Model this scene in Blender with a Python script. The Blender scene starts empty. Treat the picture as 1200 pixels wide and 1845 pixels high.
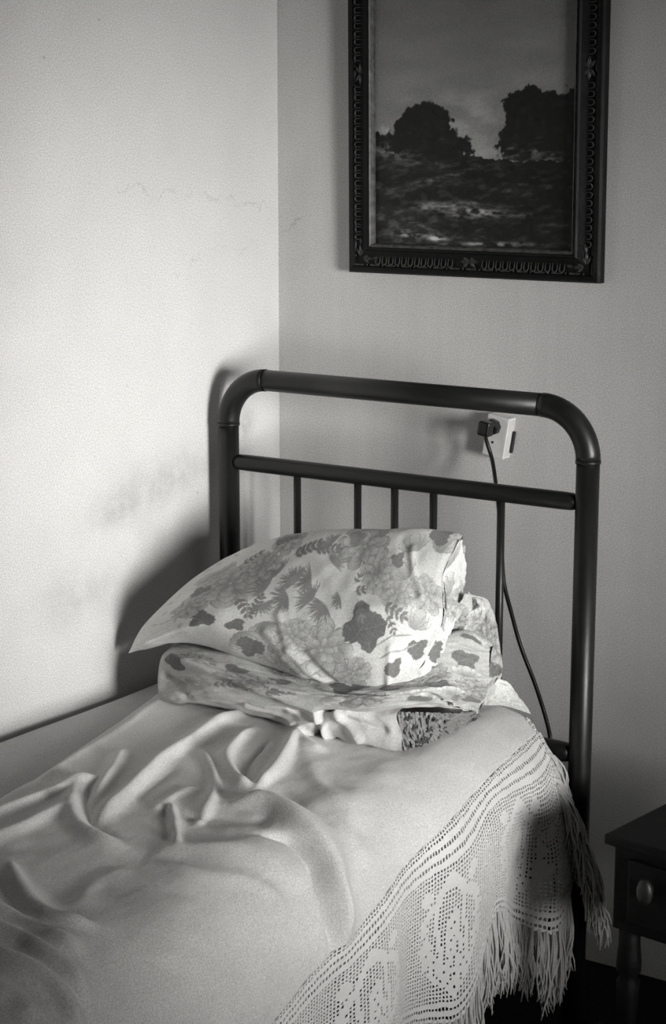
import bpy, bmesh, math, random
import numpy as np
from mathutils import Vector, Matrix

random.seed(7)
scene = bpy.context.scene
COL = scene.collection

# ------------------------------------------------------------------ camera
cam_d = bpy.data.cameras.new('camera')
cam_d.sensor_fit = 'VERTICAL'; cam_d.sensor_height = 36.0; cam_d.sensor_width = 24.0
cam_d.lens = 64.39; cam_d.clip_start = 0.05
cam = bpy.data.objects.new('camera', cam_d); COL.objects.link(cam)
cam.location = (2.3684, -3.3025, 1.70)
cam.rotation_euler = (math.radians(90 - 11.4267), 0, math.radians(33.9545))
scene.camera = cam

# ------------------------------------------------------------------ world, light, exposure
world = bpy.data.worlds.new('world'); scene.world = world
world.use_nodes = True
world.node_tree.nodes['Background'].inputs[0].default_value = (0.5, 0.5, 0.5, 1)
world.node_tree.nodes['Background'].inputs[1].default_value = 0.05

WIN_Y, WIN_Z, WIN_W, WIN_H, WALL_X = -1.75, 1.27, 1.20, 1.05, 3.9   # the tall window in the right wall
sun_d = bpy.data.lights.new('window_daylight', 'AREA')
sun_d.shape = 'RECTANGLE'; sun_d.size = WIN_W - 0.06; sun_d.size_y = WIN_H - 0.06
sun_d.energy = 13; sun_d.spread = math.radians(33)
sun_d.color = (1.0, 0.995, 0.98)
lo = bpy.data.objects.new('window_daylight', sun_d); COL.objects.link(lo)
lo.location = (WALL_X + 0.15, WIN_Y, WIN_Z)
lo.rotation_euler = (Vector((0.0, -0.28, 1.08)) - lo.location).to_track_quat('-Z', 'Y').to_euler()

vs = scene.view_settings
vs.view_transform = 'Standard'; vs.look = 'None'; vs.gamma = 1.0; vs.use_curve_mapping = False
vs.exposure = 0.22

# ---- surveyed points: crests and hollows of the spread (x, y), nets of cloth points (x, y, z), metres
FOLDS = [
    ([(0.34, -0.581), (0.379, -0.798), (0.42, -0.969), (0.469, -1.108), (0.511, -1.221)], 0.021, 0.013, 0.017),
    ([(0.435, -0.92), (0.459, -1.017), (0.486, -1.096)], -0.007, 0.012, 0.012),
    ([(0.301, -0.902), (0.36, -1.0), (0.418, -1.107), (0.469, -1.192)], 0.014, 0.01, 0.013),
    ([(0.377, -1.044), (0.372, -1.103), (0.419, -1.176), (0.491, -1.242), (0.564, -1.271), (0.624, -1.276)], 0.014, 0.014, 0.016),
    ([(0.388, -1.092), (0.441, -1.161), (0.503, -1.218), (0.585, -1.244)], -0.01, 0.01, 0.01),
    ([(0.43, -0.689), (0.465, -0.791), (0.503, -0.865), (0.575, -0.929), (0.619, -0.94)], 0.018, 0.011, 0.013),
    ([(0.506, -0.659), (0.562, -0.767), (0.605, -0.873), (0.623, -0.942)], 0.017, 0.011, 0.013),
    ([(0.495, -0.73), (0.522, -0.813), (0.56, -0.884), (0.606, -0.927)], -0.01, 0.009, 0.009),
    ([(0.413, -0.827), (0.543, -0.951), (0.617, -1.076), (0.638, -1.127)], 0.01, 0.008, 0.012),
    ([(0.624, -1.02), (0.699, -1.012), (0.781, -1.036), (0.849, -1.059), (0.91, -1.08), (0.988, -1.074)], 0.032, 0.036, 0.013),
    ([(0.745, -1.1), (0.789, -1.073), (0.837, -1.074), (0.893, -1.1), (0.982, -1.101)], -0.024, 0.01, 0.014),
    ([(0.545, -1.074), (0.619, -1.156), (0.679, -1.223)], 0.011, 0.008, 0.007),
    ([(0.55, -1.096), (0.656, -1.216)], -0.008, 0.007, 0.007),
    ([(0.601, -1.111), (0.666, -1.076), (0.735, -1.045)], -0.009, 0.022, 0.022),
    ([(0.639, -1.25), (0.702, -1.208), (0.76, -1.16), (0.819, -1.13), (0.875, -1.15)], 0.009, 0.035, 0.035),
    ([(0.501, -1.417), (0.572, -1.466), (0.646, -1.509), (0.714, -1.526), (0.767, -1.503)], 0.018, 0.014, 0.015),
    ([(0.532, -1.466), (0.615, -1.517), (0.685, -1.551), (0.74, -1.556)], -0.01, 0.012, 0.012),
    ([(0.512, -1.599), (0.632, -1.599), (0.702, -1.6), (0.762, -1.61), (0.807, -1.614), (0.868, -1.625)], 0.021, 0.013, 0.013),
    ([(0.46, -1.549), (0.581, -1.547), (0.657, -1.546), (0.737, -1.564), (0.804, -1.574)], 0.015, 0.012, 0.012),
    ([(0.581, -1.664), (0.692, -1.659), (0.753, -1.653), (0.801, -1.65), (0.846, -1.653), (0.887, -1.661)], 0.019, 0.013, 0.013),
    ([(0.644, -1.725), (0.749, -1.717), (0.798, -1.704), (0.845, -1.707)], 0.012, 0.016, 0.016),
    ([(0.414, -1.417), (0.421, -1.344), (0.423, -1.264), (0.416, -1.161)], 0.013, 0.015, 0.015),
    ([(0.34, -1.344), (0.346, -1.267), (0.359, -1.173), (0.356, -1.04)], 0.013, 0.013, 0.013),
    ([(0.301, -1.305), (0.298, -1.218), (0.287, -1.118), (0.253, -0.979), (0.215, -0.827), (0.174, -0.661)], 0.007, 0.01, 0.01),
    ([(0.546, -0.696), (0.688, -0.854), (0.791, -0.922)], 0.007, 0.025, 0.025),
    ([(0.636, -0.907), (0.737, -0.961), (0.812, -0.994)], -0.006, 0.016, 0.016),
    ([(0.679, -1.283), (0.761, -1.275), (0.81, -1.222), (0.858, -1.195), (0.891, -1.214)], 0.005, 0.016, 0.016),
    ([(0.524, -0.982), (0.527, -1.051), (0.547, -1.123)], 0.008, 0.012, 0.012),
    ([(0.754, -0.821), (0.81, -0.948), (0.888, -0.967)], 0.006, 0.025, 0.025),
    ([(0.445, -0.602), (0.546, -0.696), (0.616, -0.73)], 0.009, 0.012, 0.012),
    ([(0.663, -1.322), (0.664, -1.405), (0.703, -1.483)], 0.006, 0.02, 0.02),
    ([(0.793, -1.336), (0.821, -1.41), (0.878, -1.459)], 0.005, 0.04, 0.04),
]
TOP_NET = [
    [(0.061, -0.6, 0.707), (0.198, -0.62, 0.746), (0.352, -0.645, 0.752), (0.487, -0.655, 0.742), (0.601, -0.66, 0.739), (0.693, -0.655, 0.747), (0.731, -0.645, 0.75)],
    [(0.091, -0.6, 0.755), (0.244, -0.65, 0.802), (0.392, -0.68, 0.815), (0.518, -0.69, 0.81), (0.627, -0.69, 0.811), (0.717, -0.675, 0.817), (0.767, -0.63, 0.809)],
    [(0.12, -0.57, 0.798), (0.268, -0.62, 0.854), (0.405, -0.645, 0.873), (0.521, -0.65, 0.879), (0.624, -0.65, 0.884), (0.708, -0.635, 0.888), (0.769, -0.58, 0.866)],
    [(0.139, -0.5, 0.84), (0.26, -0.53, 0.884), (0.375, -0.55, 0.914), (0.481, -0.555, 0.932), (0.577, -0.55, 0.94), (0.66, -0.54, 0.944), (0.728, -0.51, 0.931)],
    [(0.163, -0.43, 0.871), (0.248, -0.44, 0.913), (0.336, -0.44, 0.945), (0.434, -0.44, 0.966), (0.536, -0.44, 0.979), (0.631, -0.435, 0.987), (0.715, -0.425, 0.979)],
]
TOP_HEM = [
    [(0.731, -0.645, 0.75), (0.767, -0.63, 0.809), (0.769, -0.58, 0.866), (0.74, -0.53, 0.911)],
    [(0.764, -0.62, 0.754), (0.768, -0.6, 0.799), (0.762, -0.56, 0.844), (0.743, -0.5, 0.884)],
    [(0.792, -0.58, 0.757), (0.771, -0.57, 0.791), (0.757, -0.54, 0.823), (0.753, -0.47, 0.867)],
]
TOP_FLAP = [
    [(0.716, -0.43, 0.979), (0.726, -0.505, 0.933), (0.75, -0.548, 0.896), (0.766, -0.568, 0.867)],
    [(0.712, -0.415, 0.977), (0.714, -0.43, 0.935), (0.723, -0.45, 0.887), (0.734, -0.47, 0.856)],
    [(0.706, -0.4, 0.973), (0.706, -0.39, 0.931), (0.701, -0.385, 0.876), (0.697, -0.39, 0.846)],
]
MID_NET = [
    [(0.167, -0.64, 0.625), (0.265, -0.655, 0.653), (0.371, -0.665, 0.67), (0.492, -0.67, 0.68), (0.611, -0.665, 0.695), (0.714, -0.645, 0.708), (0.769, -0.57, 0.696), (0.779, -0.47, 0.671)],
    [(0.167, -0.645, 0.672), (0.29, -0.685, 0.703), (0.406, -0.7, 0.715), (0.522, -0.705, 0.72), (0.634, -0.7, 0.731), (0.735, -0.68, 0.745), (0.798, -0.62, 0.746), (0.802, -0.49, 0.701)],
    [(0.156, -0.62, 0.709), (0.266, -0.655, 0.73), (0.384, -0.67, 0.741), (0.501, -0.675, 0.739), (0.617, -0.675, 0.741), (0.72, -0.655, 0.757), (0.786, -0.6, 0.775), (0.82, -0.5, 0.745)],
    [(0.144, -0.58, 0.717), (0.251, -0.6, 0.742), (0.352, -0.61, 0.755), (0.455, -0.61, 0.749), (0.574, -0.61, 0.753), (0.685, -0.6, 0.774), (0.762, -0.56, 0.818), (0.803, -0.47, 0.788)],
]
MID_FLAP = [
    [(0.787, -0.6, 0.727), (0.751, -0.56, 0.775), (0.738, -0.52, 0.826), (0.737, -0.48, 0.859), (0.734, -0.44, 0.882)],
    [(0.792, -0.54, 0.697), (0.763, -0.47, 0.739), (0.751, -0.44, 0.799), (0.739, -0.42, 0.835), (0.732, -0.41, 0.873)],
    [(0.779, -0.47, 0.671), (0.802, -0.42, 0.728), (0.787, -0.4, 0.787), (0.759, -0.39, 0.857), (0.728, -0.42, 0.878)],
]
MID_CORNER = [
    [(0.774, -0.44, 0.674), (0.793, -0.44, 0.71), (0.802, -0.43, 0.728)],
    [(0.818, -0.43, 0.677), (0.818, -0.42, 0.698), (0.815, -0.41, 0.715)],
    [(0.866, -0.42, 0.668), (0.851, -0.41, 0.678), (0.83, -0.4, 0.687)],
]
LOW_NET = [
    [(0.215, -0.627, 0.632), (0.336, -0.619, 0.632), (0.443, -0.633, 0.632), (0.513, -0.657, 0.632), (0.578, -0.641, 0.632), (0.658, -0.648, 0.632), (0.728, -0.638, 0.632)],
    [(0.233, -0.64, 0.645), (0.351, -0.639, 0.65), (0.459, -0.652, 0.655), (0.529, -0.671, 0.66), (0.595, -0.665, 0.665), (0.672, -0.67, 0.67), (0.733, -0.655, 0.67)],
    [(0.258, -0.655, 0.66), (0.379, -0.675, 0.675), (0.487, -0.682, 0.685), (0.544, -0.675, 0.69), (0.616, -0.673, 0.7), (0.658, -0.648, 0.7), (0.716, -0.641, 0.702)],
]
LOW_RUFFLE = [
    [(0.714, -0.64, 0.702), (0.725, -0.646, 0.668), (0.73, -0.64, 0.634)],
    [(0.747, -0.6, 0.697), (0.748, -0.601, 0.665), (0.746, -0.592, 0.634)],
    [(0.769, -0.56, 0.69), (0.751, -0.522, 0.66), (0.749, -0.51, 0.634)],
    [(0.796, -0.5, 0.681), (0.745, -0.401, 0.645), (0.744, -0.389, 0.634)],
]

# ------------------------------------------------------------------ helpers
def tag(o, label=None, cat=None, group=None, kind=None):
    if label: o['label'] = label
    if cat: o['category'] = cat
    if group: o['group'] = group
    if kind: o['kind'] = kind
    return o

def link(name, me, mat=None, parent=None, smooth=False):
    o = bpy.data.objects.new(name, me); COL.objects.link(o)
    if mat and not me.materials: me.materials.append(mat)
    if parent: o.parent = parent
    if smooth:
        me.polygons.foreach_set('use_smooth', [True] * len(me.polygons))
    return o

def empty(name, loc=(0, 0, 0)):
    o = bpy.data.objects.new(name, None); COL.objects.link(o); o.location = loc
    o.empty_display_size = 0.1
    bpy.context.view_layer.update()
    return o

def part(name, me, mat, parent, smooth=False):
    """mesh given in world coordinates, kept in place under its parent"""
    o = link(name, me, mat, parent, smooth)
    o.matrix_parent_inverse = parent.matrix_world.inverted()
    return o

def pydata(name, V, Fc):
    me = bpy.data.meshes.new(name); me.from_pydata([tuple(map(float, v)) for v in V], [], Fc); me.update(); return me

def grid_mesh(name, P, cyclic_rows=False, colour=None):
    """P: (R, C, 3) array -> quad grid"""
    R, C = P.shape[:2]
    idx = np.arange(R * C).reshape(R, C)
    if cyclic_rows: idx = np.vstack([idx, idx[:1]])
    q = np.stack([idx[:-1, :-1], idx[:-1, 1:], idx[1:, 1:], idx[1:, :-1]], -1).reshape(-1, 4)
    me = bpy.data.meshes.new(name)
    me.vertices.add(R * C); me.vertices.foreach_set('co', P.reshape(-1).astype(np.float32))
    me.loops.add(q.size); me.loops.foreach_set('vertex_index', q.reshape(-1).astype(np.int32))
    me.polygons.add(len(q)); me.polygons.foreach_set('loop_start', np.arange(0, q.size, 4, dtype=np.int32))
    me.polygons.foreach_set('use_smooth', np.ones(len(q), bool))
    me.update(calc_edges=True); me.validate()
    if colour is not None:
        a = me.color_attributes.new('print', 'FLOAT_COLOR', 'POINT')
        c = np.repeat(colour.reshape(-1, 1), 4, 1).astype(np.float32); c[:, 3] = 1
        c[:, 2] *= 0.97
        a.data.foreach_set('color', c.reshape(-1))
    return me

def box_me(name, c, s, bev=0.0, seg=2, rot=None):
    bm = bmesh.new(); bmesh.ops.create_cube(bm, size=1.0)
    for v in bm.verts: v.co = Vector((v.co.x * s[0], v.co.y * s[1], v.co.z * s[2]))
    if bev > 0: bmesh.ops.bevel(bm, geom=list(bm.edges), offset=bev, segments=seg, profile=0.6, affect='EDGES')
    M = Matrix.Translation(Vector(c)) @ (rot.to_4x4() if rot else Matrix.Identity(4))
    bmesh.ops.transform(bm, matrix=M, verts=bm.verts)
    me = bpy.data.meshes.new(name); bm.to_mesh(me); bm.free(); return me

def tube_arrays(pts, rad, n=12, caps=True, closed=False):
    pts = [Vector(p) for p in pts]; N = len(pts)
    rad = [rad] * N if not hasattr(rad, '__len__') else list(rad)
    V, Fc = [], []
    ref = None
    for i, p in enumerate(pts):
        if closed: t = pts[(i + 1) % N] - pts[i - 1]
        else: t = (pts[min(i + 1, N - 1)] - pts[max(i - 1, 0)])
        t.normalize()
        if ref is None:
            ref = Vector((0, 0, 1)) if abs(t.z) < 0.9 else Vector((0, 1, 0))
        a = (ref - t * ref.dot(t)).normalized(); b = t.cross(a); ref = a
        for k in range(n):
            th = 2 * math.pi * k / n
            V.append(p + (a * math.cos(th) + b * math.sin(th)) * rad[i])
    for i in range(N if closed else N - 1):
        for k in range(n):
            j = (i + 1) % N
            Fc.append((i * n + k, i * n + (k + 1) % n, j * n + (k + 1) % n, j * n + k))
    if caps and not closed:
        Fc.append(tuple(range(n - 1, -1, -1))); Fc.append(tuple(range((N - 1) * n, N * n)))
    return V, Fc

def tube_me(name, pts, rad, n=12, caps=True, closed=False):
    return pydata(name, *tube_arrays(pts, rad, n, caps, closed))

def lathe_me(name, prof, n=20, M=None):
    V, Fc = [], []
    for r, z in prof:
        for k in range(n):
            th = 2 * math.pi * k / n; V.append(Vector((r * math.cos(th), r * math.sin(th), z)))
    for i in range(len(prof) - 1):
        for k in range(n): Fc.append((i * n + k, i * n + (k + 1) % n, (i + 1) * n + (k + 1) % n, (i + 1) * n + k))
    Fc.append(tuple(range(n - 1, -1, -1))); Fc.append(tuple(range((len(prof) - 1) * n, len(prof) * n)))
    if M is not None: V = [M @ v for v in V]
    return pydata(name, V, Fc)

def catmull(P, t, cyclic=False):
    """P (N, ...) sampled at parameters t (0..N-1, or 0..N when cyclic)"""
    N = len(P); i = np.floor(t).astype(int)
    if not cyclic: i = np.clip(i, 0, N - 2)
    f = (t - i).reshape((-1,) + (1,) * (P.ndim - 1))
    if cyclic: g = lambda k: P[(i + k) % N]
    else:
        Q = np.concatenate([[2 * P[0] - P[1]], P, [2 * P[-1] - P[-2]]]); g = lambda k: Q[np.clip(i + k + 1, 0, N + 1)]
    a, b, c, d = g(-1), g(0), g(1), g(2)
    return 0.5 * (2 * b + (c - a) * f + (2 * a - 5 * b + 4 * c - d) * f ** 2 + (3 * b - 3 * c + d - a) * f ** 3)

_rng = np.random.RandomState(11)
_lat = _rng.rand(256, 256)
def vnoise(x, y, off=0):
    x = np.asarray(x, float) + off * 17.3; y = np.asarray(y, float) + off * 5.9
    i = np.floor(x).astype(int); j = np.floor(y).astype(int); f = x - i; g = y - j
    f = f * f * f * (f * (f * 6 - 15) + 10); g = g * g * g * (g * (g * 6 - 15) + 10)
    L = lambda a, b: _lat[a % 256, b % 256]
    return (L(i, j) * (1 - f) + L(i + 1, j) * f) * (1 - g) + (L(i, j + 1) * (1 - f) + L(i + 1, j + 1) * f) * g - 0.5
def fbm(x, y, off=0, oct=4, gain=0.5):
    s = 0; a = 1.0
    for k in range(oct):
        s = s + a * vnoise(x * 2 ** k, y * 2 ** k, off + k); a *= gain
    return s
def sstep(a, b, x):
    t = np.clip((x - a) / (b - a), 0, 1); return t * t * (3 - 2 * t)

# ------------------------------------------------------------------ materials
def new_mat(name):
    m = bpy.data.materials.new(name); m.use_nodes = True
    return m, m.node_tree.nodes, m.node_tree.links, m.node_tree.nodes['Principled BSDF']

def g3(v): return (v, v * 0.99, v * 0.97, 1)

def simple(name, v, rough=0.6, var=0.15, scale=40, bump=0.0, bscale=200, spec=0.5, stretch=None):
    m, N, L, B = new_mat(name)
    tc = N.new('ShaderNodeTexCoord'); src = tc.outputs['Object']
    if stretch:
        mp = N.new('ShaderNodeMapping'); mp.inputs['Scale'].default_value = stretch; L.new(src, mp.inputs[0]); src = mp.outputs[0]
    nz = N.new('ShaderNodeTexNoise'); nz.inputs['Scale'].default_value = scale; nz.inputs['Detail'].default_value = 5
    L.new(src, nz.inputs['Vector'])
    cr = N.new('ShaderNodeValToRGB'); cr.color_ramp.elements[0].position = 0.3; cr.color_ramp.elements[1].position = 0.7
    cr.color_ramp.elements[0].color = g3(v * (1 - var)); cr.color_ramp.elements[1].color = g3(v * (1 + var))
    L.new(nz.outputs['Fac'], cr.inputs[0]); L.new(cr.outputs[0], B.inputs['Base Color'])
    B.inputs['Roughness'].default_value = rough
    B.inputs['Specular IOR Level'].default_value = spec
    if bump:
        n2 = N.new('ShaderNodeTexNoise'); n2.inputs['Scale'].default_value = bscale; n2.inputs['Detail'].default_value = 3
        L.new(src, n2.inputs['Vector'])
        bp = N.new('ShaderNodeBump'); bp.inputs['Strength'].default_value = bump; bp.inputs['Distance'].default_value = 0.002
        L.new(n2.outputs['Fac'], bp.inputs['Height']); L.new(bp.outputs[0], B.inputs['Normal'])
    return m

def cloth(name, v=None, attr=False, grain=0.12, gscale=420, rough=0.9, bump=0.25):
    """woven cloth: colour (or print held on the weave), fine speckled yarn, soft relief"""
    m, N, L, B = new_mat(name)
    tc = N.new('ShaderNodeTexCoord')
    nz = N.new('ShaderNodeTexNoise'); nz.inputs['Scale'].default_value = gscale; nz.inputs['Detail'].default_value = 2
    L.new(tc.outputs['Object'], nz.inputs['Vector'])
    mr = N.new('ShaderNodeMapRange'); mr.inputs[1].default_value = 0.25; mr.inputs[2].default_value = 0.75
    mr.inputs[3].default_value = 1 - grain; mr.inputs[4].default_value = 1 + grain
    L.new(nz.outputs['Fac'], mr.inputs[0])
    n2 = N.new('ShaderNodeTexNoise'); n2.inputs['Scale'].default_value = 9; n2.inputs['Detail'].default_value = 4
    L.new(tc.outputs['Object'], n2.inputs['Vector'])
    m2 = N.new('ShaderNodeMapRange'); m2.inputs[1].default_value = 0.3; m2.inputs[2].default_value = 0.7
    m2.inputs[3].default_value = 0.94; m2.inputs[4].default_value = 1.05
    L.new(n2.outputs['Fac'], m2.inputs[0])
    mm = N.new('ShaderNodeMath'); mm.operation = 'MULTIPLY'; L.new(mr.outputs[0], mm.inputs[0]); L.new(m2.outputs[0], mm.inputs[1])
    vm = N.new('ShaderNodeVectorMath'); vm.operation = 'SCALE'
    if attr:
        at = N.new('ShaderNodeAttribute'); at.attribute_name = 'print'; L.new(at.outputs['Color'], vm.inputs[0])
    else:
        vm.inputs[0].default_value = g3(v)[:3]
    L.new(mm.outputs[0], vm.inputs['Scale']); L.new(vm.outputs[0], B.inputs['Base Color'])
    B.inputs['Roughness'].default_value = rough; B.inputs['Specular IOR Level'].default_value = 0.15
    B.inputs['Sheen Weight'].default_value = 0.15
    bp = N.new('ShaderNodeBump'); bp.inputs['Strength'].default_value = bump; bp.inputs['Distance'].default_value = 0.001
    L.new(nz.outputs['Fac'], bp.inputs['Height']); L.new(bp.outputs[0], B.inputs['Normal'])
    return m

def plaster(name, v, axes, stains, cracks, streak=0.0):
    """painted plaster: speckle, large mottling, stains, darker patches and hairline cracks.
    axes: the two object axes lying in the wall; stains and darker patches: (a, b, ra, rb, strength)"""
    m, N, L, B = new_mat(name)
    tc = N.new('ShaderNodeTexCoord'); sep = N.new('ShaderNodeSeparateXYZ'); L.new(tc.outputs['Object'], sep.inputs[0])
    A = sep.outputs[axes[0]]; Bc = sep.outputs[axes[1]]
    def mth(op, a, b=None, clamp=False):
        n = N.new('ShaderNodeMath'); n.operation = op; n.use_clamp = clamp
        for k, s in enumerate((a, b)):
            if s is None: continue
            if isinstance(s, (int, float)): n.inputs[k].default_value = s
            else: L.new(s, n.inputs[k])
        return n.outputs[0]
    def noise(scale, detail=3, rough=0.5, vec=None):
        n = N.new('ShaderNodeTexNoise'); n.inputs['Scale'].default_value = scale; n.inputs['Detail'].default_value = detail
        n.inputs['Roughness'].default_value = rough; L.new(vec or tc.outputs['Object'], n.inputs['Vector']); return n.outputs['Fac']
    def rng(s, a, b, c, d):
        n = N.new('ShaderNodeMapRange'); n.inputs[1].default_value = a; n.inputs[2].default_value = b
        n.inputs[3].default_value = c; n.inputs[4].default_value = d; L.new(s, n.inputs[0]); return n.outputs[0]
    val = mth('MULTIPLY', rng(noise(380, 2), 0.25, 0.75, 0.68, 1.32), rng(noise(5, 5, 0.6), 0.3, 0.7, 0.95, 1.04))
    nz = rng(noise(14, 6, 0.7), 0.35, 0.7, 0.25, 1.0)
    tot = None
    for (a, b, ra, rb, s) in stains:
        da = mth('DIVIDE', mth('SUBTRACT', A, a), ra); db = mth('DIVIDE', mth('SUBTRACT', Bc, b), rb)
        d2 = mth('ADD', mth('MULTIPLY', da, da), mth('MULTIPLY', db, db))
        k = mth('MULTIPLY', mth('POWER', 2.718, mth('MULTIPLY', d2, -1.0)), s)
        tot = k if tot is None else mth('ADD', tot, k)
    if tot is not None:
        val = mth('MULTIPLY', val, mth('SUBTRACT', 1.0, mth('MULTIPLY', tot, nz)))
    for (b0, slope, a0, a1, wob, s) in cracks:           # hairlines running along the first axis
        w = mth('MULTIPLY', mth('SUBTRACT', noise(16, 5, 0.65), 0.5), wob)
        y = mth('SUBTRACT', Bc, mth('ADD', mth('ADD', mth('MULTIPLY', A, slope), b0), w))
        ln = rng(mth('ABSOLUTE', y), 0.0, 0.003, s, 0.0)
        inside = mth('MULTIPLY', mth('GREATER_THAN', A, a0), mth('LESS_THAN', A, a1))
        brk = rng(noise(22, 2), 0.42, 0.55, 0, 1)
        val = mth('MULTIPLY', val, mth('SUBTRACT', 1.0, mth('MULTIPLY', mth('MULTIPLY', ln, inside), brk)))
    if streak:
        mp = N.new('ShaderNodeMapping'); mp.inputs['Scale'].default_value = (38, 38, 1.3); L.new(tc.outputs['Object'], mp.inputs[0])
        val = mth('MULTIPLY', val, rng(noise(1, 3, 0.5, mp.outputs[0]), 0.35, 0.65, 1 - streak, 1 + streak * 0.5))
    # scattered pin marks
    vo = N.new('ShaderNodeTexVoronoi'); vo.inputs['Scale'].default_value = 7; L.new(tc.outputs['Object'], vo.inputs['Vector'])
    val = mth('MULTIPLY', val, rng(vo.outputs['Distance'], 0.012, 0.03, 0.7, 1.0))
    vm = N.new('ShaderNodeVectorMath'); vm.operation = 'SCALE'; vm.inputs[0].default_value = g3(v)[:3]
    L.new(val, vm.inputs['Scale']); L.new(vm.outputs[0], B.inputs['Base Color'])
    B.inputs['Roughness'].default_value = 0.75; B.inputs['Specular IOR Level'].default_value = 0.2
    bp = N.new('ShaderNodeBump'); bp.inputs['Strength'].default_value = 0.12; bp.inputs['Distance'].default_value = 0.004
    L.new(noise(30, 5, 0.6), bp.inputs['Height']); L.new(bp.outputs[0], B.inputs['Normal'])
    return m

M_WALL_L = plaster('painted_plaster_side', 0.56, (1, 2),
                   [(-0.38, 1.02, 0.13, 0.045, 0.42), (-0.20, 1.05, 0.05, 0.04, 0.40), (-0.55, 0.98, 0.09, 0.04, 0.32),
                    (-0.50, 0.88, 0.2, 0.1, 0.10), (-0.125, 1.10, 0.028, 0.055, 0.45), (-0.70, 0.82, 0.1, 0.05, 0.25), (-0.33, 0.90, 0.12, 0.03, 0.2)],  # the small upright entry nearest the corner is simply a darker patch
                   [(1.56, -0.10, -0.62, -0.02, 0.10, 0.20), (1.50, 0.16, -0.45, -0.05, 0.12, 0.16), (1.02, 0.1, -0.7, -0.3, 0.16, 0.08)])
M_WALL_B = plaster('painted_plaster_back', 0.56, (0, 2),
                   [(0.05, 1.45, 0.05, 0.2, 0.10), (0.9, 0.9, 0.08, 0.5, 0.08), (0.62, 0.8, 0.05, 0.3, 0.10), (0.30, 0.75, 0.3, 0.12, 0.08)],
                   [(1.50, 0.55, 0.0, 0.09, 0.10, 0.25), (0.98, 0.0, 0.0, 0.05, 0.02, -0.3)], streak=0.025)
M_WALL = simple('painted_plaster_plain', 0.72, 0.8, 0.06, 6, 0.1)
M_CEIL = simple('ceiling_whitewash', 0.78, 0.9, 0.05, 5)
M_FLOOR = simple('dark_stained_floor', 0.005, 0.7, 0.4, 12, 0.2, 60, 0.12, (6, 1, 1))
M_METAL = simple('dark_enamelled_steel', 0.0085, 0.40, 0.35, 26, 0.05, 120, 0.35, (1, 1, 0.15))
M_METAL_H = simple('dark_enamelled_steel_rail', 0.0085, 0.40, 0.35, 26, 0.05, 120, 0.35, (0.15, 1, 1))
M_FRAME = simple('black_carved_wood', 0.0035, 0.55, 0.5, 60, 0.3, 160, 0.2)
M_CARVE = simple('worn_black_carving', 0.034, 0.5, 0.8, 120, 0.3, 200, 0.3)
M_FILLET = simple('dull_gilt_fillet', 0.075, 0.45, 0.6, 70, 0.2, 120, 0.5)
M_BLACK = simple('black_bakelite', 0.006, 0.35, 0.3, 40, 0, 100, 0.5)
M_PLASTIC = simple('ivory_plastic', 0.62, 0.4, 0.08, 30, 0, 100, 0.5)
M_NIGHT = simple('near_black_stained_wood', 0.0035, 0.6, 0.5, 18, 0.15, 90, 0.15, (1, 8, 8))
M_KNOB = simple('worn_wood_pull', 0.009, 0.5, 0.4, 30)
M_SPREAD = cloth('brushed_cotton_spread', 0.65, grain=0.26, gscale=400)
M_LACE = cloth('crochet_cotton', 0.74, grain=0.20, gscale=700, bump=0.6)
M_YARN = cloth('fringe_yarn', 0.55, grain=0.25, gscale=500, bump=0.6)
M_SHEET = cloth('grey_undersheet', 0.42, grain=0.3, gscale=420)
M_TICK = cloth('mattress_ticking', 0.34, grain=0.12, gscale=300)
M_PRINT = cloth('printed_pillowcase', attr=True, grain=0.26, gscale=420)
M_PLAIN = cloth('plain_pillowcase', 0.60, grain=0.2, gscale=420)
M_INSERT = cloth('pillow_ticking', 0.30, grain=0.1)
M_PAINT, _N, _L, _B = new_mat('oil_paint_landscape')
_at = _N.new('ShaderNodeAttribute'); _at.attribute_name = 'print'; _L.new(_at.outputs['Color'], _B.inputs['Base Color'])
_B.inputs['Roughness'].default_value = 0.45; _B.inputs['Specular IOR Level'].default_value = 0.25
_tc = _N.new('ShaderNodeTexCoord'); _nz = _N.new('ShaderNodeTexNoise'); _nz.inputs['Scale'].default_value = 260
_L.new(_tc.outputs['Object'], _nz.inputs['Vector'])
_bp = _N.new('ShaderNodeBump'); _bp.inputs['Strength'].default_value = 0.2; _bp.inputs['Distance'].default_value = 0.001
_L.new(_nz.outputs['Fac'], _bp.inputs['Height']); _L.new(_bp.outputs[0], _B.inputs['Normal'])
M_GLASS, _N, _L, _B = new_mat('window_glass')
_B.inputs['Transmission Weight'].default_value = 1; _B.inputs['Roughness'].default_value = 0; _B.inputs['IOR'].default_value = 1.02

# ------------------------------------------------------------------ the room
YF, ZC, XR = -4.6, 2.75, WALL_X
def struct(name, me, mat):
    return tag(link(name, me, mat), kind='structure')
struct('floor', box_me('floor', (XR / 2, YF / 2, -0.05), (XR + 0.3, -YF + 0.3, 0.1)), M_FLOOR)
struct('ceiling', box_me('ceiling', (XR / 2, YF / 2, ZC + 0.05), (XR + 0.3, -YF + 0.3, 0.1)), M_CEIL)
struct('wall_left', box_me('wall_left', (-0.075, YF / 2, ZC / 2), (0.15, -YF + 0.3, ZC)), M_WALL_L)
struct('wall_back', box_me('wall_back', (XR / 2, 0.075, ZC / 2), (XR, 0.15, ZC)), M_WALL_B)
struct('wall_front', box_me('wall_front', (XR / 2, YF - 0.075, ZC / 2), (XR, 0.15, ZC)), M_WALL)
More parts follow.
